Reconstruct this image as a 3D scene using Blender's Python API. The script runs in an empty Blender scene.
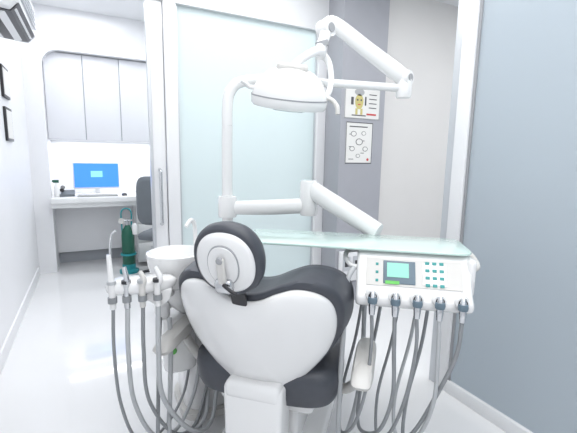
import bpy, bmesh, math
from mathutils import Vector, Matrix, Euler
PI=math.pi
def V(*a): return Vector(a)
bpy.context.scene.view_settings.view_transform='Standard'

# ---------------------------------------------------------------- materials
def mat(name,col,rough=.5,metal=0.,coat=0.,noise=0.,nscale=8.,bump=0.,emit=None,estr=0.,spec=None):
    m=bpy.data.materials.new(name); m.use_nodes=True
    nt=m.node_tree; b=nt.nodes['Principled BSDF']
    b.inputs['Base Color'].default_value=(*col,1); b.inputs['Roughness'].default_value=rough
    b.inputs['Metallic'].default_value=metal; b.inputs['Coat Weight'].default_value=coat
    if spec is not None: b.inputs['Specular IOR Level'].default_value=spec
    if emit: b.inputs['Emission Color'].default_value=(*emit,1); b.inputs['Emission Strength'].default_value=estr
    if noise>0 or bump>0:
        tc=nt.nodes.new('ShaderNodeTexCoord'); n=nt.nodes.new('ShaderNodeTexNoise')
        n.inputs['Scale'].default_value=nscale; n.inputs['Detail'].default_value=3
        nt.links.new(tc.outputs['Object'],n.inputs['Vector'])
        if noise>0:
            r=nt.nodes.new('ShaderNodeValToRGB')
            r.color_ramp.elements[0].color=(*[c*(1-noise) for c in col],1)
            r.color_ramp.elements[1].color=(*[min(1,c*(1+noise*.4)) for c in col],1)
            nt.links.new(n.outputs['Fac'],r.inputs['Fac']); nt.links.new(r.outputs['Color'],b.inputs['Base Color'])
        if bump>0:
            bp=nt.nodes.new('ShaderNodeBump'); bp.inputs['Strength'].default_value=bump; bp.inputs['Distance'].default_value=.004
            nt.links.new(n.outputs['Fac'],bp.inputs['Height']); nt.links.new(bp.outputs['Normal'],b.inputs['Normal'])
    return m
def frosted(name,col,trans=.5,rough=.35):
    m=bpy.data.materials.new(name); m.use_nodes=True; nt=m.node_tree
    out=nt.nodes['Material Output']; b=nt.nodes['Principled BSDF']
    b.inputs['Base Color'].default_value=(*col,1); b.inputs['Roughness'].default_value=rough
    t=nt.nodes.new('ShaderNodeBsdfTranslucent'); t.inputs['Color'].default_value=(*col,1)
    mx=nt.nodes.new('ShaderNodeMixShader'); mx.inputs[0].default_value=trans
    nt.links.new(b.outputs[0],mx.inputs[1]); nt.links.new(t.outputs[0],mx.inputs[2]); nt.links.new(mx.outputs[0],out.inputs['Surface'])
    return m
M_wall=mat('wall_paint',(.84,.845,.87),.5,noise=.02)
M_wallr=mat('wall_laminate',(.76,.75,.735),.4,noise=.04,nscale=3)
M_ceil=mat('ceiling_paint',(.85,.86,.88),.7,noise=.02)
M_floor=mat('floor_vinyl',(.82,.825,.84),.07,coat=.3,noise=.03,nscale=2.5)
M_grey=mat('column_grey',(.40,.41,.45),.5,noise=.05)
M_base=mat('baseboard_grey',(.42,.44,.48),.45,noise=.04)
M_frame=mat('frame_white',(.83,.84,.86),.3,noise=.01)
M_alu=mat('frame_alu',(.62,.64,.67),.35,.5,noise=.03)
M_glass1=frosted('frosted_glass',(.83,.90,.905),.5)
M_glass2=frosted('frosted_glass_grey',(.60,.66,.71),.42,.22)
M_white=mat('white_plastic',(.85,.855,.86),.25,coat=.4,noise=.01)
M_cab=mat('cabinet_laminate',(.78,.79,.83),.3,noise=.01)
M_offw=mat('offwhite_plastic',(.68,.67,.65),.35,noise=.03)
M_vinyl=mat('dark_vinyl',(.062,.068,.084),.42,noise=.15,nscale=40,bump=.1)
M_hose=mat('grey_hose',(.27,.285,.30),.4,noise=.06)
M_hosel=mat('light_hose',(.48,.50,.52),.4,noise=.05)
M_dark=mat('dark_plastic',(.03,.03,.035),.4,noise=.1)
M_chrome=mat('chrome',(.65,.66,.68),.18,1.,noise=.02)
M_tray=mat('tray_glass',(.66,.84,.79),.12,coat=.6,noise=.02)
M_lcd=mat('lcd',(.2,.5,.4),.3,noise=.05,emit=(.35,.75,.62),estr=.45)
M_teal=mat('teal_button',(.04,.33,.32),.4,noise=.05)
M_lcdframe=mat('lcd_frame',(.14,.20,.25),.4,noise=.05)
M_blue=mat('monitor_screen',(.05,.2,.8),.3,noise=.1,emit=(.05,.26,1.0),estr=.85)
M_cyan=mat('screen_cyan',(.2,.6,.9),.4,noise=.1,emit=(.3,.7,1),estr=.7)
M_green=mat('oxygen_green',(.01,.11,.07),.35,noise=.1)
M_tealp=mat('teal_plastic',(.02,.30,.34),.4,noise=.1)
M_lime=mat('lime_cap',(.15,.6,.12),.4,noise=.05)
M_paper=mat('paper',(.82,.82,.80),.7,noise=.02)
M_ink=mat('ink',(.10,.10,.11),.7,noise=.05)
M_pgrey=mat('print_grey',(.45,.46,.47),.7,noise=.05)
M_yel=mat('print_yellow',(.62,.55,.22),.7,noise=.05)
M_red=mat('print_red',(.6,.08,.08),.7,noise=.05)
M_chairg=mat('office_grey',(.16,.18,.2),.7,noise=.1)
M_lens=mat('lamp_lens',(.70,.73,.76),.1,coat=.8,noise=.02)
M_bs=mat('backsplash',(.85,.87,.9),.3,noise=.01)
M_seam=mat('seam_grey',(.35,.36,.38),.5,noise=.05)

# ---------------------------------------------------------------- helpers
def empty(name,loc=(0,0,0),rz=0):
    e=bpy.data.objects.new(name,None); e.location=loc; e.rotation_euler=(0,0,rz); e.empty_display_size=.1
    bpy.context.collection.objects.link(e); return e
def link(name,me,m,parent=None,smooth=True):
    o=bpy.data.objects.new(name,me); bpy.context.collection.objects.link(o)
    if m: me.materials.append(m)
    if smooth:
        for p in me.polygons: p.use_smooth=True
    if parent: o.parent=parent
    return o
def auto(o,ang=35):
    me=o.data
    bm=bmesh.new(); bm.from_mesh(me)
    bmesh.ops.recalc_face_normals(bm,faces=bm.faces[:])
    for e in bm.edges:
        if len(e.link_faces)==2 and e.calc_face_angle(0)>math.radians(ang): e.smooth=False
    bm.to_mesh(me); bm.free()
def box(name,c,s,m,parent=None,bev=.0,rot=(0,0,0),seg=3,taper=None):
    bm=bmesh.new(); bmesh.ops.create_cube(bm,size=1)
    for v in bm.verts:
        v.co=Vector((v.co.x*s[0],v.co.y*s[1],v.co.z*s[2]))
        if taper and v.co.z<0: v.co.x*=taper; v.co.y*=taper
    if bev>0: bmesh.ops.bevel(bm,geom=bm.edges[:],offset=min(bev,.49*min(s)),segments=seg,profile=.5,affect='EDGES')
    me=bpy.data.meshes.new(name); bm.to_mesh(me); bm.free()
    o=link(name,me,m,parent,smooth=bev>0); o.location=c; o.rotation_euler=rot
    if bev>0: auto(o,40)
    return o
def bb(name,a,b,m,parent=None,bev=0):
    c=[(a[i]+b[i])/2 for i in range(3)]; s=[abs(b[i]-a[i]) for i in range(3)]
    return box(name,c,s,m,parent,bev)
def catmull(pts,n=8,closed=False):
    P=[Vector(p) for p in pts]; out=[]; N=len(P)
    rng=range(N if closed else N-1)
    for i in rng:
        if closed: p0,p1,p2,p3=P[(i-1)%N],P[i],P[(i+1)%N],P[(i+2)%N]
        else: p0,p1,p2,p3=P[max(i-1,0)],P[i],P[i+1],P[min(i+2,N-1)]
        for k in range(n):
            t=k/n
            out.append(.5*((2*p1)+(-p0+p2)*t+(2*p0-5*p1+4*p2-p3)*t*t+(-p0+3*p1-3*p2+p3)*t**3))
    if not closed: out.append(P[-1].copy())
    return out
def tube(name,pts,r,m,parent=None,n=6,seg=12,smooth=True,flat=None):
    P=catmull(pts,n) if smooth else [Vector(p) for p in pts]
    L=len(P); 
    if isinstance(r,(list,tuple)):
        K=len(r)-1; R=[]
        for i in range(L):
            t=i/(L-1)*K; k=min(int(t),K-1); R.append(r[k]+(r[k+1]-r[k])*(t-k))
    else: R=[r]*L
    bm=bmesh.new(); rings=[]
    T=[(P[min(i+1,L-1)]-P[max(i-1,0)]).normalized() for i in range(L)]
    up=Vector((0,0,1)) if abs(T[0].z)<.9 else Vector((0,1,0))
    nrm=(up-T[0]*up.dot(T[0])).normalized()
    for i in range(L):
        nrm=(nrm-T[i]*nrm.dot(T[i])).normalized(); bi=T[i].cross(nrm)
        f=flat or (1,1)
        rings.append([bm.verts.new(P[i]+nrm*math.cos(a)*R[i]*f[0]+bi*math.sin(a)*R[i]*f[1]) for a in [2*PI*k/seg for k in range(seg)]])
    for i in range(L-1):
        for k in range(seg):
            bm.faces.new((rings[i][k],rings[i][(k+1)%seg],rings[i+1][(k+1)%seg],rings[i+1][k]))
    bm.faces.new(rings[0]); bm.faces.new(rings[-1])
    me=bpy.data.meshes.new(name); bm.to_mesh(me); bm.free()
    o=link(name,me,m,parent); auto(o,60); return o
def lathe(name,prof,m,parent=None,loc=(0,0,0),rot=(0,0,0),seg=32,scale=(1,1,1)):
    bm=bmesh.new(); rings=[]
    for r,z in prof:
        if r<1e-5: rings.append([bm.verts.new((0,0,z))])
        else: rings.append([bm.verts.new((r*math.cos(2*PI*k/seg),r*math.sin(2*PI*k/seg),z)) for k in range(seg)])
    for a,b in zip(rings,rings[1:]):
        for k in range(seg):
            k2=(k+1)%seg
            if len(a)==1 and len(b)==1: continue
            if len(a)==1: bm.faces.new((a[0],b[k2],b[k]))
            elif len(b)==1: bm.faces.new((a[k],a[k2],b[0]))
            else: bm.faces.new((a[k],a[k2],b[k2],b[k]))
    me=bpy.data.meshes.new(name); bm.to_mesh(me); bm.free()
    o=link(name,me,m,parent); o.location=loc; o.rotation_euler=rot; o.scale=scale; auto(o,40); return o
def prism(name,pts,d0,d1,m,parent=None,axis='x',bev=0,ang=35):
    def mk(p,d): return {'x':(d,p[0],p[1]),'y':(p[0],d,p[1]),'z':(p[0],p[1],d)}[axis]
    bm=bmesh.new()
    a=[bm.verts.new(mk(p,d0)) for p in pts]; b=[bm.verts.new(mk(p,d1)) for p in pts]
    n=len(pts); bm.faces.new(a); bm.faces.new(b[::-1])
    for i in range(n): bm.faces.new((a[i],b[i],b[(i+1)%n],a[(i+1)%n]))
    bmesh.ops.recalc_face_normals(bm,faces=bm.faces[:])
    if bev>0:
        es=[e for e in bm.edges if e.calc_face_angle(0)>math.radians(25)]
        bmesh.ops.bevel(bm,geom=es,offset=bev,segments=3,profile=.5,affect='EDGES')
    me=bpy.data.meshes.new(name); bm.to_mesh(me); bm.free()
    o=link(name,me,m,parent); auto(o,ang); return o
def pad(name,outline,prof,fn,m,parent=None,cen=None,n=5):
    O=catmull([(p[0],p[1],0) for p in outline],n,True)
    c=Vector((cen[0],cen[1],0)) if cen else sum(O,Vector())/len(O)
    bm=bmesh.new(); rings=[]
    for s,y in prof:
        if s==0: rings.append([bm.verts.new(fn(c.x,y,c.y))])
        else:
            rings.append([bm.verts.new(fn(c.x+(p.x-c.x)*s,y,c.y+(p.y-c.y)*s)) for p in O])
    N=len(O)
    for a,b in zip(rings,rings[1:]):
        for k in range(N):
            k2=(k+1)%N
            if len(a)==1: bm.faces.new((a[0],b[k2],b[k]))
            elif len(b)==1: bm.faces.new((a[k],a[k2],b[0]))
            else: bm.faces.new((a[k],a[k2],b[k2],b[k]))
    me=bpy.data.meshes.new(name); bm.to_mesh(me); bm.free()
    o=link(name,me,m,parent); auto(o,60); return o

# ---------------------------------------------------------------- camera
PITCH,YAW,ROLL,H=8.86,27.2,1.0,1.30
cam=bpy.data.cameras.new('camera'); cam.sensor_width=36; cam.lens=24.0; cam.clip_start=.02
co=bpy.data.objects.new('camera',cam); bpy.context.collection.objects.link(co)
Rm=Matrix.Rotation(math.radians(-YAW),4,'Z')@Matrix.Rotation(math.radians(90-PITCH),4,'X')@Matrix.Rotation(math.radians(ROLL),4,'Z')
co.matrix_world=Matrix.Translation((0,0,H))@Rm
bpy.context.scene.camera=co

# ---------------------------------------------------------------- room shell
CZ=2.75; YB=5.2; YP=3.0
bb('floor',(-.75,-1.7,-.1),(4.2,YB+.2,0),M_floor)
bb('ceiling',(-.75,-1.7,CZ),(4.2,YB+.2,CZ+.1),M_ceil)
bb('wall_left',(-.75,-1.5,0),(-.55,YB,CZ),M_wall)
bb('wall_back',(-.75,YB,0),(4.2,YB+.2,CZ),M_bs)
bb('wall_front',(-.75,-1.7,0),(4.2,-1.5,CZ),M_wall)
bb('wall_far_right',(4.0,-1.5,0),(4.2,YB,CZ),M_wall)
bb('wall_right',(2.34,2.80,0),(4.0,3.0,CZ),M_wallr)
bb('wall_column',(1.88,2.74,0),(2.34,3.06,CZ),M_grey)
bb('baseboard_left',(-.55,-1.5,0),(-.538,4.7,.1),M_wall)
bb('baseboard_right',(2.34,2.788,0),(4.0,2.80,.1),M_frame)
bb('baseboard_back',(-.38,YB-.014,0),(3.9,YB,.13),M_base)
NL=-.385
arc=[(NL+.16-.16*math.cos(a),2.34-.16+.16*math.sin(a)) for a in [PI/2*k/8 for k in range(9)]]
prism('wall_niche_bulkhead',[(-.55,2.18)]+arc+[(3.9,2.34),(3.9,CZ),(-.55,CZ)],4.78,YB,M_wall,axis='y')
bb('wall_niche_side',(-.55,4.78,0),(NL,YB,2.18),M_wall)
part=empty('window_1')
bb('header',(.36,YP-.03,2.36),(1.88,YP+.07,CZ),M_frame,part)
bb('glass_pane',(.60,YP+.01,.08),(1.79,YP+.025,2.36),M_glass1,part)
bb('jamb_left',(.51,YP-.03,0),(.60,YP+.06,2.36),M_frame,part,.006)
bb('jamb_right',(1.79,YP-.03,0),(1.88,YP+.06,2.36),M_frame,part,.006)
bb('sill',(.60,YP-.03,0),(1.79,YP+.06,.08),M_frame,part,.006)
bb('seal_left',(.602,YP-.005,.08),(.612,YP+.008,2.36),M_alu,part)
bb('seal_right',(1.778,YP-.005,.08),(1.788,YP+.008,2.36),M_alu,part)
door=empty('door_1')
bb('stile',(.415,YP-.015,.01),(.505,YP+.03,2.36),M_frame,door,.004)
bb('edge_strip',(.395,YP-.02,.01),(.415,YP+.035,2.36),M_alu,door)
tube('handle',[(.455,YP-.015,.78),(.455,YP-.06,.79),(.455,YP-.065,.84),(.455,YP-.065,1.13),(.455,YP-.06,1.18),(.455,YP-.015,1.19)],.012,M_chrome,door)
gs=empty('window_2')
GX=1.72
bb('post',(GX,1.37,0),(GX+.06,1.45,CZ),M_frame,gs,.004)
bb('post_outer',(GX+.01,1.45,0),(GX+.07,1.50,CZ),M_alu,gs,.004)
bb('glass_seal',(GX+.012,1.355,.07),(GX+.04,1.37,CZ),M_seam,gs)
bb('bottom_rail',(GX,-1.5,0),(GX+.06,1.37,.07),M_frame,gs,.004)
bb('glass_pane',(GX+.02,-1.5,.07),(GX+.035,1.36,CZ),M_glass2,gs)
# ---------------------------------------------------------------- office end
cab=empty('wall_cabinet')
bb('carcass',(NL,4.88,1.44),(3.0,YB,2.335),M_cab,cab)
x=NL+.005
for i,w in enumerate([.36,.36,.42,.42,.42,.42]):
    bb('door_leaf_%d'%(i+1),(x+.004,4.86,1.445),(x+w-.004,4.88,2.33),M_cab,cab,.004)
    bb('door_gap_%d'%(i+1),(x+w-.005,4.870,1.445),(x+w+.005,4.881,2.33),M_base,cab); x+=w
desk=empty('office_desk')
bb('top',(NL,4.62,.77),(1.9,YB-.002,.83),M_white,desk,.006)
bb('apron',(NL,4.66,.72),(1.9,4.68,.77),M_white,desk)
bb('side_panel',(1.85,4.64,0),(1.9,YB-.02,.78),M_white,desk)
bb('modesty_panel',(NL,5.12,.14),(1.85,5.14,.78),M_wall,desk)
bb('drawer_body',(.44,4.66,.05),(.86,5.1,.78),M_white,desk)
for i in range(3):
    bb('drawer_%d'%(i+1),(.45,4.642,.08+i*.22),(.85,4.66,.28+i*.22),M_white,desk,.005)
    bb('drawer_handle_%d'%(i+1),(.58,4.628,.22+i*.22),(.72,4.642,.235+i*.22),M_alu,desk)
mon=empty('computer_monitor',(.06,4.95,.83))
box('bezel',(0,0,.215),(.48,.03,.30),M_white,mon,.008)
box('screen',(0,-.0165,.22),(.455,.003,.27),M_blue,mon)
box('window_panel',(.0,-.019,.235),(.12,.002,.07),M_cyan,mon)
prism('neck',[(-.03,.0),(.03,.0),(.022,.08),(-.022,.08)],.0,.02,M_white,mon,axis='y')
lathe('foot',[(0,0),(.1,0),(.1,.008),(.03,.015),(0,.015)],M_white,mon,(0,.02,0))
kb=empty('keyboard',(.06,4.75,.83)); box('body',(0,0,.01),(.4,.14,.018),M_pgrey,kb,.004)
for r in range(4): box('key_row_%d'%r,(0,-.045+r*.03,.022),(.37,.022,.006),M_offw,kb,.002)
tel=empty('desk_phone',(-.24,4.85,.83)); prism('body',[(-.08,0),(.08,0),(.08,.06),(-.08,.025)],-.07,.07,M_chairg,tel,axis='x')
tube('handset',[(-.045,-.07,.07),(-.045,-.03,.085),(-.045,.04,.095),(-.045,.075,.09)],[.022,.014,.014,.022],M_dark,tel)
bt=empty('spray_bottle',(-.33,4.8,.83))
lathe('bottle',[(0,0),(.03,0),(.032,.01),(.032,.1),(.015,.13),(.012,.15),(0,.15)],M_white,bt)
prism('trigger_head',[(-.03,.15),(.02,.15),(.02,.18),(-.04,.18),(-.045,.165)],-.01,.01,M_green,bt,axis='y')
mouse=lathe('computer_mouse',[(0,.03),(.02,.027),(.034,.012),(.034,0),(0,0)],M_dark,None,(.33,4.75,.83),scale=(.9,1.5,1))
ac=empty('air_conditioner')
prism('body',[(-.549,2.12),(-.36,2.10),(-.315,2.15),(-.305,2.34),(-.33,2.42),(-.549,2.42)],2.75,3.60,M_white,ac,axis='y',bev=.008)
prism('outlet',[(-.50,2.105),(-.355,2.095),(-.313,2.145),(-.33,2.135),(-.37,2.115)],2.82,3.54,M_dark,ac,axis='y')
prism('louver',[(-.43,2.085),(-.33,2.115),(-.33,2.121),(-.43,2.092)],2.85,3.51,M_white,ac,axis='y')
for i in range(4): bb('grille_%d'%i,(-.312,2.80,2.19+i*.035),(-.302,3.55,2.196+i*.035),M_alu,ac)
for k,(z0,z1,y0,y1) in enumerate([(1.70,1.93,3.55,3.80),(1.38,1.63,3.55,3.80)]):
    f=empty('picture_frame')
    bb('frame',(-.55,y0,z0),(-.532,y1,z1),M_dark,f,.003); bb('print',(-.533,y0+.02,z0+.02),(-.530,y1-.02,z1-.02),M_paper,f)
# oxygen cylinder
ox=empty('oxygen_cylinder',(.325,4.48,0))
lathe('tank',[(0,.03),(.055,.03),(.066,.05),(.066,.42),(.06,.47),(.032,.51),(.022,.53),(0,.53)],M_green,ox)
lathe('cart_ring',[(.068,.2),(.082,.2),(.082,.22),(.068,.22),(.068,.2)],M_tealp,ox)
lathe('cart_base',[(0,0),(.10,0),(.10,.03),(.07,.045),(.07,.1),(.067,.1),(0,.03)],M_tealp,ox)
tube('valve',[(0,0,.53),(0,0,.60)],.014,M_chrome,ox); tube('valve_cross',[(-.05,0,.58),(.05,0,.58)],.01,M_chrome,ox)
lathe('gauge',[(0,0),(.03,0),(.03,.02),(0,.02)],M_offw,ox,(-.06,-.01,.58),(PI/2,0,0))
lathe('humidifier_bottle',[(0,0),(.03,0),(.03,.1),(.015,.12),(0,.12)],M_white,ox,(.07,-.03,.43))
tube('cart_handle',[(-.05,.09,.03),(-.05,.1,.5),(-.05,.1,.66),(0,.1,.70),(.05,.1,.66),(.05,.1,.5),(.05,.09,.03)],.008,M_tealp,ox)
# office chair
oc=empty('office_chair',(.70,4.20,0),math.radians(-35))
pad('back_cushion',[(-.2,-.22),(0,-.24),(.2,-.22),(.23,0),(.2,.22),(0,.25),(-.2,.22),(-.23,0)],[(0,.03),(.8,.03),(.97,.015),(1,0),(.97,-.015),(.8,-.03),(0,-.03)],lambda x,y,z:(x,y-.22+.5*x*x,z+.83),M_chairg,oc)
pad('seat_cushion',[(-.22,-.22),(0,-.24),(.22,-.22),(.24,0),(.22,.22),(0,.24),(-.22,.22),(-.24,0)],[(0,.04),(.85,.04),(.98,.02),(1,0),(.97,-.03),(.85,-.04),(0,-.04)],lambda x,y,z:(x,z,y+.46),M_chairg,oc)
tube('spine',[(0,-.25,.8),(0,-.28,.6),(0,-.25,.43),(0,-.05,.41)],.02,M_dark,oc)
tube('gas_lift',[(0,0,.42),(0,0,.09)],.025,M_chrome,oc)
for k in range(5):
    a=2*PI*k/5; c,s=math.cos(a),math.sin(a)
    tube('leg_%d'%k,[(0,0,.1),(.27*c,.27*s,.065)],[.022,.014],M_dark,oc)
    lathe('caster_%d'%k,[(0,-.02),(.027,-.02),(.027,.02),(0,.02)],M_dark,oc,(.27*c,.27*s,.028),(PI/2,0,a))
# ---------------------------------------------------------------- signs + outlet on the column
def sign(name,x0,x1,z0,z1,kind):
    e=empty(name); y=2.74
    bb('sheet',(x0,y-.003,z0),(x1,y,z1),M_paper,e)
    w=x1-x0; h=z1-z0; yy=y-.0035
    def rc(a,b,c,d,m,n): bb(n,(x0+a*w,yy-.001,z0+b*h),(x0+c*w,yy+.0006,z0+d*h),m,e)
    for q in [(0,0,1,.02),(0,.98,1,1),(0,0,.015,1),(.985,0,1,1)]: rc(*q,M_ink if kind else M_pgrey,'border')
    def disc(cx,cz,r,m,sx=1,sz=1,n='disc',lift=0):
        lathe(n,[(0,0),(r,0),(r,.0008),(0,.0008)],m,e,(x0+cx*w,yy-lift,z0+cz*h),(PI/2,0,0),20,(sx,sz,1))
    if kind==0:
        disc(.40,.5,.048,M_yel,.9,1.3,'tooth_body'); disc(.40,.78,.042,M_pgrey,1.2,.7,'cap')
        disc(.35,.55,.008,M_ink,lift=.001); disc(.45,.55,.008,M_ink,lift=.001); rc(.36,.4,.44,.43,M_red,'mouth')
        rc(.3,.12,.36,.3,M_yel,'leg'); rc(.44,.12,.5,.3,M_yel,'leg'); rc(.2,.08,.6,.11,M_ink,'ground_line')
        rc(.17,.4,.24,.62,M_ink,'arm'); rc(.56,.4,.6,.66,M_ink,'brush')
        for i in range(4): rc(.68,.72-i*.13,.9,.745-i*.13,M_ink,'text_line')
        rc(.62,.12,.9,.17,M_red,'text_line')
    else:
        rc(.12,.88,.8,.905,M_ink,'title'); disc(.85,.1,.012,M_red)
        for (a,b,s) in [(.28,.72,.030),(.66,.74,.024),(.5,.53,.038),(.24,.36,.027),(.74,.36,.028),(.47,.19,.022)]:
            disc(a,b,s,M_ink,1,.75,'mark'); disc(a,b,s*.8,M_paper,1,.75,'mark_inner',.001); rc(a-.05,b-.012,a+.05,b+.014,M_ink,'mark_core')
        for i in range(5): rc(.12+.45*(i%2),.1+i*.15,.3+.4*(i%2),.115+i*.15,M_ink,'text_line')
    return e
sign('wall_poster',1.915,2.285,1.63,1.91,0)
sign('wall_poster',1.94,2.22,1.25,1.60,1)
ol=empty('wall_outlet')
bb('box',(1.91,2.71,.2),(2.16,2.74,.48),M_frame,ol,.006)
for i in range(2):
    bb('socket_%d'%i,(1.94+i*.11,2.704,.3),(2.02+i*.11,2.711,.43),M_alu,ol,.003)
    bb('slot_%d'%i,(1.96+i*.11,2.701,.34),(2.0+i*.11,2.705,.39),M_dark,ol)

# ---------------------------------------------------------------- dental chair
th=math.radians(-43)
ch=empty('dental_chair',(.49,1.235,0),th)
def mir(h): return h+[(-x,z) for x,z in h[::-1] if abs(x)>1e-6]
lean=math.tan(math.radians(20))
def bfn(off):
    def f(x,y,z):
        return (x, off+y+.75*x*x-lean*z, z+.635)
    return f
half=[(0,.165),(.05,.175),(.11,.205),(.172,.225),(.235,.215),(.283,.18),(.304,.12),(.300,.04),(.272,-.04),(.226,-.11),(.176,-.17),(.135,-.215),(.11,-.245),(0,-.255)]
shell=mir(half)
pad('back_shell',shell,[(0,-.045),(.3,-.043),(.6,-.036),(.85,-.022),(.95,-.010),(.99,.0),(1,.012),(.99,.03),(0,.03)],bfn(0),M_white,ch,cen=(0,0))
big=mir([(x*1.08,(z*1.06+.016)) for x,z in half])
pad('back_cushion',big,[(0,.02),(.94,.015),(.985,.022),(1.0,.04),(1.03,.09),(1.05,.155),(1.03,.215),(.93,.235),(.7,.15),(0,.13)],bfn(0),M_vinyl,ch,cen=(0,0))
def hfn(x,y,z):
    c=math.cos(math.radians(14)); s=math.sin(math.radians(14))
    return (x-.036, -.115+y*c-z*s, .962+z*c+y*s)
def ell(a,b,n=16,p=2.2):
    o=[]
    for k in range(n):
        t=2*PI*k/n; c,s=math.cos(t),math.sin(t)
        o.append((a*abs(c)**(2/p)*(1 if c>=0 else -1), b*abs(s)**(2/p)*(1 if s>=0 else -1)))
    return o
pad('headrest_cushion',ell(.122,.128),[(0,-.02),(.9,-.02),(.97,-.01),(1,.005),(1,.02),(.95,.04),(.8,.05),(0,.04)],hfn,M_vinyl,ch)
pad('headrest_shell',ell(.104,.110),[(0,-.040),(.5,-.039),(.85,-.034),(.97,-.024),(1,-.012),(0,-.012)],hfn,M_white,ch)
pad('headrest_recess_rim',ell(.056,.072),[(0,-.042),(.96,-.042),(1,-.036),(0,-.036)],hfn,M_seam,ch,cen=(0,0))
pad('headrest_recess',ell(.053,.069),[(0,-.046),(.95,-.045),(1,-.038),(0,-.038)],hfn,M_white,ch,cen=(0,0))
box('headrest_clamp',(-.036,-.145,.885),(.060,.035,.05),M_chrome,ch,.012,(math.radians(14),0,0))
box('headrest_bracket',(-.036,-.168,.935),(.028,.014,.10),M_offw,ch,.006,(math.radians(14),0,0))
lathe('headrest_knob',[(0,0),(.012,0),(.013,.005),(.009,.012),(0,.013)],M_seam,ch,(-.036,-.176,.975),(PI/2,0,0))
tube('headrest_lever',[(-.028,-.17,.895),(.004,-.18,.88),(.019,-.175,.872)],.006,M_dark,ch)
box('headrest_slide',(-.018,-.085,.855),(.055,.014,.14),M_dark,ch,.005,(math.radians(20),0,0))
prism('back_hinge_cover',[(-.118,.44),(.118,.44),(.118,.36),(.115,.22),(.13,.05),(-.13,.05),(-.115,.22),(-.118,.36)],.0,.14,M_white,ch,axis='y',bev=.02)
box('hinge_band',(0,.045,.42),(.22,.10,.07),M_white,ch,.02)
seat=[(0,.06),(.16,.06),(.265,.09),(.31,.17),(.305,.32),(.26,.48),(.225,.60),(.0,.61)]
seat=seat+[(-x,y) for x,y in seat[::-1] if x>0]
pad('seat_cushion',seat,[(0,.52),(.7,.515),(.9,.505),(.985,.485),(1.0,.445),(.985,.39),(.94,.355),(0,.355)],lambda x,y,z:(x,z,y-.01),M_vinyl,ch,cen=(0,.33))
leg=[(0,.60),(.2,.60),(.22,.75),(.215,1.0),(.19,1.14),(.1,1.19),(0,1.2)]
leg=leg+[(-x,y) for x,y in leg[::-1] if x>0]
pad('leg_cushion',leg,[(0,.52),(.9,.51),(.99,.49),(1,.46),(.96,.43),(0,.43)],lambda x,y,z:(x,z,y),M_vinyl,ch,cen=(0,.9))
box('seat_housing',(0,.40,.31),(.42,.50,.11),M_white,ch,.03)
box('leg_housing',(0,.88,.405),(.3,.5,.05),M_white,ch,.02)
box('lift_column',(0,.38,.17),(.26,.36,.26),M_white,ch,.03)
box('base_plate',(0,.35,.03),(.46,.85,.06),M_white,ch,.02)
for sx in (1,-1):
    nm='r' if sx>0 else 'l'
    tube('armrest_bracket_'+nm,[(sx*.2,.30,.33),(sx*.32,.28,.33),(sx*.385,.25,.42),(sx*.395,.20,.50)],.022,M_offw,ch)
    pad('armrest_pad_'+nm,[(-.035,0),(0,-.02),(.035,0),(.04,.12),(.035,.26),(0,.29),(-.035,.26),(-.04,.12)],[(0,.025),(.8,.022),(1,0),(.9,-.02),(0,-.022)],lambda x,y,z,sx=sx:(x+sx*.40,z+.02,y+.52+.12*z),M_offw,ch)

# ---------------------------------------------------------------- cuspidor unit
cu=empty('cuspidor_unit')
def rrect(cx,cy,w,d,r,n=6):
    o=[]
    for (sx,sy,a0) in [(1,1,0),(-1,1,PI/2),(-1,-1,PI),(1,-1,1.5*PI)]:
        for k in range(n+1):
            a=a0+PI/2*k/n; o.append((cx+sx*(w/2-r)+r*math.cos(a),cy+sy*(d/2-r)+r*math.sin(a)))
    return o
def rrect(cx,cy,w,d,r,n=6):
    o=[]
    for (sx,sy,a0) in [(1,1,0),(-1,1,PI/2),(-1,-1,PI),(1,-1,1.5*PI)]:
        for k in range(n+1):
            a=a0+PI/2*k/n; o.append((cx+sx*(w/2-r)+r*math.cos(a),cy+sy*(d/2-r)+r*math.sin(a)))
    return o
prism('unit_body',rrect(.53,1.90,.34,.30,.09),.03,.82,M_white,cu,axis='z',bev=.015,ang=30)
prism('unit_foot',rrect(.53,1.90,.38,.36,.1),.0,.035,M_offw,cu,axis='z')
lathe('basin_bowl',[(0,-.13),(.05,-.13),(.085,-.11),(.108,-.07),(.120,-.02),(.126,.02),(.126,.03),(.118,.033),(.110,.022),(.10,-.02),(.07,-.06),(.02,-.07),(0,-.07)],M_white,cu,(.315,1.68,.85))
prism('basin_shelf',rrect(.43,1.79,.30,.20,.08),.745,.805,M_white,cu,axis='z',bev=.012)
tube('basin_neck',[(.315,1.68,.74),(.32,1.69,.68),(.37,1.76,.62),(.43,1.84,.56)],[.06,.055,.06,.07],M_white,cu)
tube('faucet',[(.42,1.77,.80),(.42,1.77,.93),(.415,1.765,.985),(.395,1.745,1.005),(.37,1.73,.98)],.010,M_white,cu)
tube('cup_filler',[(.48,1.74,.80),(.48,1.74,.87),(.46,1.72,.90),(.44,1.70,.89)],.008,M_chrome,cu)
prism('side_module',rrect(.33,1.78,.15,.18,.05),.30,.56,M_white,cu,axis='z',bev=.015)
box('coupler_head',(.25,1.70,.62),(.06,.09,.08),M_white,cu,.02)
tube('coupler_link',[(.25,1.70,.62),(.30,1.76,.62),(.38,1.84,.62)],.02,M_white,cu)
lathe('coupler_cap',[(0,0),(.017,0),(.017,.03),(.010,.04),(0,.04)],M_lime,cu,(.285,1.69,.43),(PI/2,0,0))
tube('assist_arm',[(.40,1.82,.70),(.32,1.70,.70),(.23,1.58,.74)],.022,M_white,cu)
hp=[(-.13,-.02),(-.12,-.055),(-.06,-.065),(.02,-.055),(.10,-.03),(.125,.0),(.10,.035),(.0,.045),(-.10,.03)]
ang=math.radians(-12)
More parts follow.
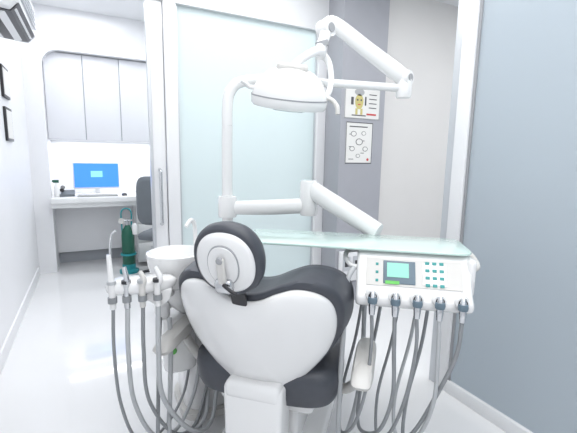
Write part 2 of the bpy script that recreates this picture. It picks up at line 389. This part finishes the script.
hold=empty('assistant_holder',(.16,1.54,.805),ang); hold.parent=cu
pad('holder_body',hp,[(0,.022),(.85,.020),(.97,.012),(1,0),(.95,-.018),(.8,-.028),(0,-.03)],lambda x,y,z:(x,z,y),M_white,hold)
prism('holder_wedge',[(-.05,-.02),(.11,-.02),(.10,-.07),(.06,-.10)],-.03,.03,M_white,hold,axis='y',bev=.012)
for i,(x,hh,mm) in enumerate([(-.105,.10,M_white),(-.055,.05,M_chrome),(.0,.03,M_offw),(.055,.045,M_white)]):
    tube('instrument_%d'%i,[(x,-.05,-.08),(x,-.055,0),(x+.004*i,-.06,.03),(x-.006,-.05,.03+hh)],[.011,.013,.011,.008],mm,hold)
    lathe('instrument_ring_%d'%i,[(.0,0),(.0165,0),(.0165,.022),(0,.022)],M_hose,hold,(x,-.053,-.055))
    lathe('instrument_collar_%d'%i,[(.0,0),(.0165,0),(.0165,.012),(0,.012)],M_dark if i%2 else M_hosel,hold,(x,-.055,.018))
tube('saliva_tip',[(-.105,-.05,.12),(-.105,-.04,.17),(-.10,-.03,.20),(-.085,-.03,.215)],.004,M_chrome,hold)
for i,(x,r,mm) in enumerate([(-.105,.0065,M_hose),(-.055,.009,M_hosel),(.0,.0075,M_hose),(.055,.010,M_hosel)]):
    dx=.02*i
    tube('hose_%d'%i,[(x,-.05,-.08),(x-.004,-.055,-.25),(x+.005,-.03,-.48),(x+.05+dx,.03,-.69),(x+.14+dx,.14,-.755),(x+.24,.24,-.65),(x+.28,.28,-.45)],r,mm,hold,n=10)
tube('hose_loop',[(.27,1.64,.60),(.265,1.60,.48),(.25,1.56,.30),(.24,1.54,.12),(.30,1.60,.03),(.42,1.66,.06),(.46,1.74,.15)],.010,M_hosel,cu,n=10)
tube('hose_loop_2',[(.235,1.66,.60),(.215,1.60,.45),(.20,1.55,.30),(.19,1.50,.12),(.24,1.52,.02),(.38,1.62,.03),(.45,1.74,.12)],.008,M_hose,cu,n=10)
tube('floor_cable',[(.42,1.72,.05),(.33,1.60,.012),(.22,1.46,.010),(.24,1.30,.010),(.36,1.22,.010),(.44,1.40,.010),(.50,1.55,.01)],.007,M_hose,cu,n=10)
tube('column_post',[(.63,1.93,.80),(.63,1.93,1.0),(.63,1.93,1.3),(.632,1.928,1.45)],.0272,M_white,cu,n=8,seg=20)
lathe('column_collar',[(.027,-.05),(.045,-.05),(.048,-.04),(.048,.05),(.045,.06),(.027,.06)],M_white,cu,(.63,1.93,1.03))

# ---------------------------------------------------------------- operating light
ol2=empty('dental_light')
tube('post_bend',[(.632,1.928,1.45),(.632,1.928,1.52),(.64,1.925,1.60),(.675,1.91,1.655),(.74,1.89,1.675),(.80,1.865,1.68)],.027,M_white,ol2,n=8,seg=20)
E1=V(1.51,1.62,1.67)
tube('boom',[(.79,1.868,1.68),(1.1,1.765,1.68),E1],.021,M_white,ol2,seg=20)
lathe('elbow',[(0,-.05),(.036,-.05),(.04,-.04),(.04,.04),(.036,.05),(0,.05)],M_white,ol2,tuple(E1))
E2=V(1.08,1.73,1.93)
d=(E2-E1)
a1=E1+V(0,0,.05)
tube('balanced_arm',[a1,a1+d*.12,a1+d*.5,a1+d*.9,E2],[.042,.046,.042,.038,.036],M_white,ol2,seg=20,flat=(1,.7))
lathe('arm_joint',[(0,-.035),(.04,-.035),(.044,-.025),(.044,.025),(.04,.035),(0,.035)],M_white,ol2,tuple(E2),(PI/2,0,.3))
lathe('arm_joint_cap',[(0,0),(.022,0),(.022,.004),(0,.004)],M_seam,ol2,tuple(E2+V(.01,-.034,0)),(PI/2,0,.3))
lathe('arm_joint_far',[(0,-.035),(.036,-.035),(.04,-.025),(.04,.025),(.036,.035),(0,.035)],M_white,ol2,tuple(a1),(PI/2,0,.3))
lathe('arm_joint_far_cap',[(0,0),(.02,0),(.02,.004),(0,.004)],M_seam,ol2,tuple(a1+V(.01,-.034,0)),(PI/2,0,.3))
tube('drop_link',[E2,(1.06,1.71,1.88),(1.035,1.70,1.83),(1.03,1.69,1.78)],[.032,.028,.026,.028],M_white,ol2)
lathe('drop_collar',[(0,-.012),(.032,-.012),(.032,.012),(0,.012)],M_seam,ol2,(1.044,1.704,1.848),(0,-.3,0))
tube('yoke_front',[(1.03,1.69,1.79),(1.01,1.66,1.80),(.95,1.63,1.78),(.87,1.61,1.73),(.83,1.60,1.69)],[.026,.024,.020,.018,.02],M_white,ol2)
tube('yoke_back',[(1.035,1.69,1.80),(1.07,1.68,1.76),(1.075,1.66,1.68),(1.045,1.64,1.60),(.98,1.62,1.57)],[.020,.016,.015,.015,.016],M_white,ol2)
hd=empty('lamp_head',(.83,1.62,1.595)); hd.parent=ol2; hd.rotation_euler=(math.radians(14),math.radians(5),math.radians(-27))
def headfn(x,y,z):
    return (x, z, y-.35*z*z)
hout=[(-.175,.0),(-.16,-.06),(-.09,-.105),(0,-.118),(.09,-.105),(.16,-.06),(.175,0),(.16,.06),(.09,.10),(0,.11),(-.09,.10),(-.16,.06)]
pad('head_housing',hout,
    [(0,.105),(.35,.10),(.6,.082),(.8,.05),(.93,.012),(1,-.03),(.985,-.06),(.93,-.07),(.9,-.06),(0,-.06)],headfn,M_white,hd)
pad('head_seam',hout,[(.9,-.022),(1.004,-.022),(1.006,-.028),(.9,-.028)],headfn,M_seam,hd)
pad('head_lens',[(-.135,0),(-.10,-.07),(0,-.09),(.10,-.07),(.135,0),(.10,.07),(0,.085),(-.10,.07)],[(0,-.09),(.6,-.085),(.95,-.066),(1,-.058),(0,-.058)],headfn,M_lens,hd)
box('head_ridge',(0,.0,.10),(.14,.09,.035),M_offw,hd,.014)
tube('handle_left',[(-.155,.0,0),(-.185,-.005,.0),(-.205,-.015,.015),(-.222,-.02,.025)],.010,M_white,hd)
tube('handle_right',[(.155,.0,-.01),(.195,-.01,-.02),(.22,-.03,-.045),(.225,-.04,-.075)],.011,M_offw,hd)

# ---------------------------------------------------------------- delivery unit
du=empty('delivery_unit')
A=V(.665,1.91,1.03)
E3=V(1.0,1.72,1.05)
tube('lower_arm',[A,(.80,1.83,1.035),E3],[.036,.040,.040],M_white,du,seg=20,flat=(1,.8))
lathe('arm_pivot',[(0,-.05),(.042,-.05),(.046,-.04),(.046,.12),(.04,.13),(0,.13)],M_white,du,tuple(E3))
E4=V(1.14,1.33,.97); s=E3+V(0,0,.09)
tube('spring_arm',[s,s+(E4-s)*.1,s+(E4-s)*.5,s+(E4-s)*.95,E4],[.044,.05,.047,.043,.04],M_white,du,seg=20,flat=(1,.65))
lathe('spring_arm_cap',[(0,0),(.022,0),(.022,.004),(0,.004)],M_seam,du,tuple(s+V(-.012,-.034,0)),(PI/2,0,-.4))
u=empty('console',(.965,1.28,.025),math.atan2(-.61,.79)); u.parent=du
tray=rrect(-.01,.0,.90,.28,.05)
prism('tray_glass',tray,.925,.935,M_tray,u,axis='z',bev=.003)
prism('tray_support',[(-.30,-.02),(.30,-.05),(.30,.10),(-.30,.04)],.90,.925,M_offw,u,axis='z')
prof=[(.10,.918),(-.11,.922),(-.135,.905),(-.205,.80),(-.235,.775),(-.235,.745),(-.19,.725),(-.02,.735),(.08,.79),(.11,.86)]
prism('console_body',prof,.02,.43,M_white,u,axis='x',bev=.014)
box('console_end_cap',(.432,-.06,.845),(.03,.20,.14),M_white,u,.014)
tube('console_handle',[(.43,.07,.90),(.455,.05,.90),(.460,-.03,.90),(.456,-.12,.885),(.43,-.14,.875)],.012,M_offw,u)
tube('console_handle_left',[(.02,-.02,.90),(-.02,-.04,.895),(-.025,-.09,.88),(0,-.13,.86),(.03,-.135,.86)],.010,M_white,u)
ra=-math.atan2(.07,.105)
def pp(x,s,off=0):
    n=V(0,-.105,.07).normalized()
    p=V(x,-.135-.07*s,.905-.105*s)+n*off
    return tuple(p)
box('panel_inlay',pp(.225,.48,.0015),(.34,.004,.105),M_offw,u,.0,(ra,0,0))
box('lcd_frame',pp(.175,.48,.004),(.115,.006,.088),M_lcdframe,u,.002,(ra,0,0))
box('lcd',pp(.17,.42,.0078),(.078,.002,.055),M_lcd,u,0,(ra,0,0))
box('lcd_label',pp(.15,.80,.0078),(.05,.002,.012),M_lime,u,0,(ra,0,0))
box('keypad',pp(.30,.48,.004),(.085,.003,.085),M_white,u,.001,(ra,0,0))
for i in range(3):
    for j in range(4):
        o=box('key_%d%d'%(i,j),pp(.275+i*.025,.15+j*.22,.006),(.015,.003,.011),M_teal,u,.001,(ra,0,0))
for j in range(3): box('side_key_%d'%j,pp(.095,.25+j*.25,.004),(.010,.003,.010),M_teal,u,.001,(ra,0,0))
for i,x in enumerate([.08,.16,.235,.31,.385]):
    tube('rest_%d'%i,[(x,-.19,.775),(x,-.225,.782),(x,-.25,.785)],[.028,.026,.021],M_white,u)
    lathe('rest_socket_%d'%i,[(0,0),(.015,0),(.015,.004),(0,.004)],M_dark,u,(x,-.249,.785),(PI/2,0,0))
    tube('handpiece_%d'%i,[(x,-.245,.80),(x,-.252,.78),(x,-.256,.75),(x,-.257,.72)],[.010,.013,.013,.010],M_chrome,u)
    lathe('coupling_%d'%i,[(0,0),(.016,0),(.018,.010),(.016,.022),(0,.022)],M_lcdframe,u,(x,-.254,.762))
    k=[.0,.02,-.01,.015,.03][i]
    if i==4: continue
    tube('hose_%d'%i,[(x,-.257,.72),(x+.004,-.262,.60),(x-.01+k,-.25,.40),(x-.05+k,-.20,.22),(x-.10,-.10,.13+k),(x-.10,.0,.25),(x-.05,.03,.5),(x-.02,.03,.76)],.0075 if i%2 else .0065,M_hose if i!=3 else M_hosel,u,n=10)
tube('hose_4',[(.385,-.257,.72),(.375,-.262,.60),(.33,-.25,.45),(.27,-.20,.25),(.24,-.10,.14),(.26,.0,.25),(.31,.03,.5),(.33,.03,.76)],.0075,M_hose,u,n=10)
tube('suction_hose',[(.01,-.15,.86),(-.015,-.19,.80),(-.02,-.20,.6),(-.025,-.19,.35),(-.02,-.14,.12),(.02,0,.08),(.06,.06,.3),(.06,.04,.75)],.010,M_hosel,u,n=10)

# ---------------------------------------------------------------- lights
def area(name,loc,sx,sy,e,rot=(0,0,0),col=(1,1,1)):
    l=bpy.data.lights.new(name,'AREA'); l.shape='RECTANGLE'; l.size=sx; l.size_y=sy; l.energy=e; l.color=col
    o=bpy.data.objects.new(name,l); o.location=loc; o.rotation_euler=rot; bpy.context.collection.objects.link(o); return o
area('ceiling_light_main',(.7,.7,2.73),1.6,1.6,29,col=(1,.995,.98))
area('ceiling_light_mid',(.9,2.3,2.73),1.4,.8,14,col=(1,.995,.98))
area('ceiling_light_rear',(.6,-1.0,2.73),1.6,.6,20,col=(1,.995,.98))
area('ceiling_light_office',(.0,4.0,2.73),.7,1.2,12,col=(.97,.98,1))
area('partition_backlight',(1.8,4.0,2.73),1.4,1.2,33,col=(.97,.99,1))  # unseen lamp added to light the partition's frosted pane from behind
area('side_panel_backlight',(3.0,1.0,2.73),1.2,1.8,36,col=(.98,.99,1))  # unseen lamp, turned up so the grey glass panel grades from behind
area('under_cabinet_light',(.5,5.05,1.43),1.7,.08,6)
w=bpy.data.worlds.new('world'); bpy.context.scene.world=w; w.use_nodes=True
w.node_tree.nodes['Background'].inputs[0].default_value=(.9,.95,1,1); w.node_tree.nodes['Background'].inputs[1].default_value=1
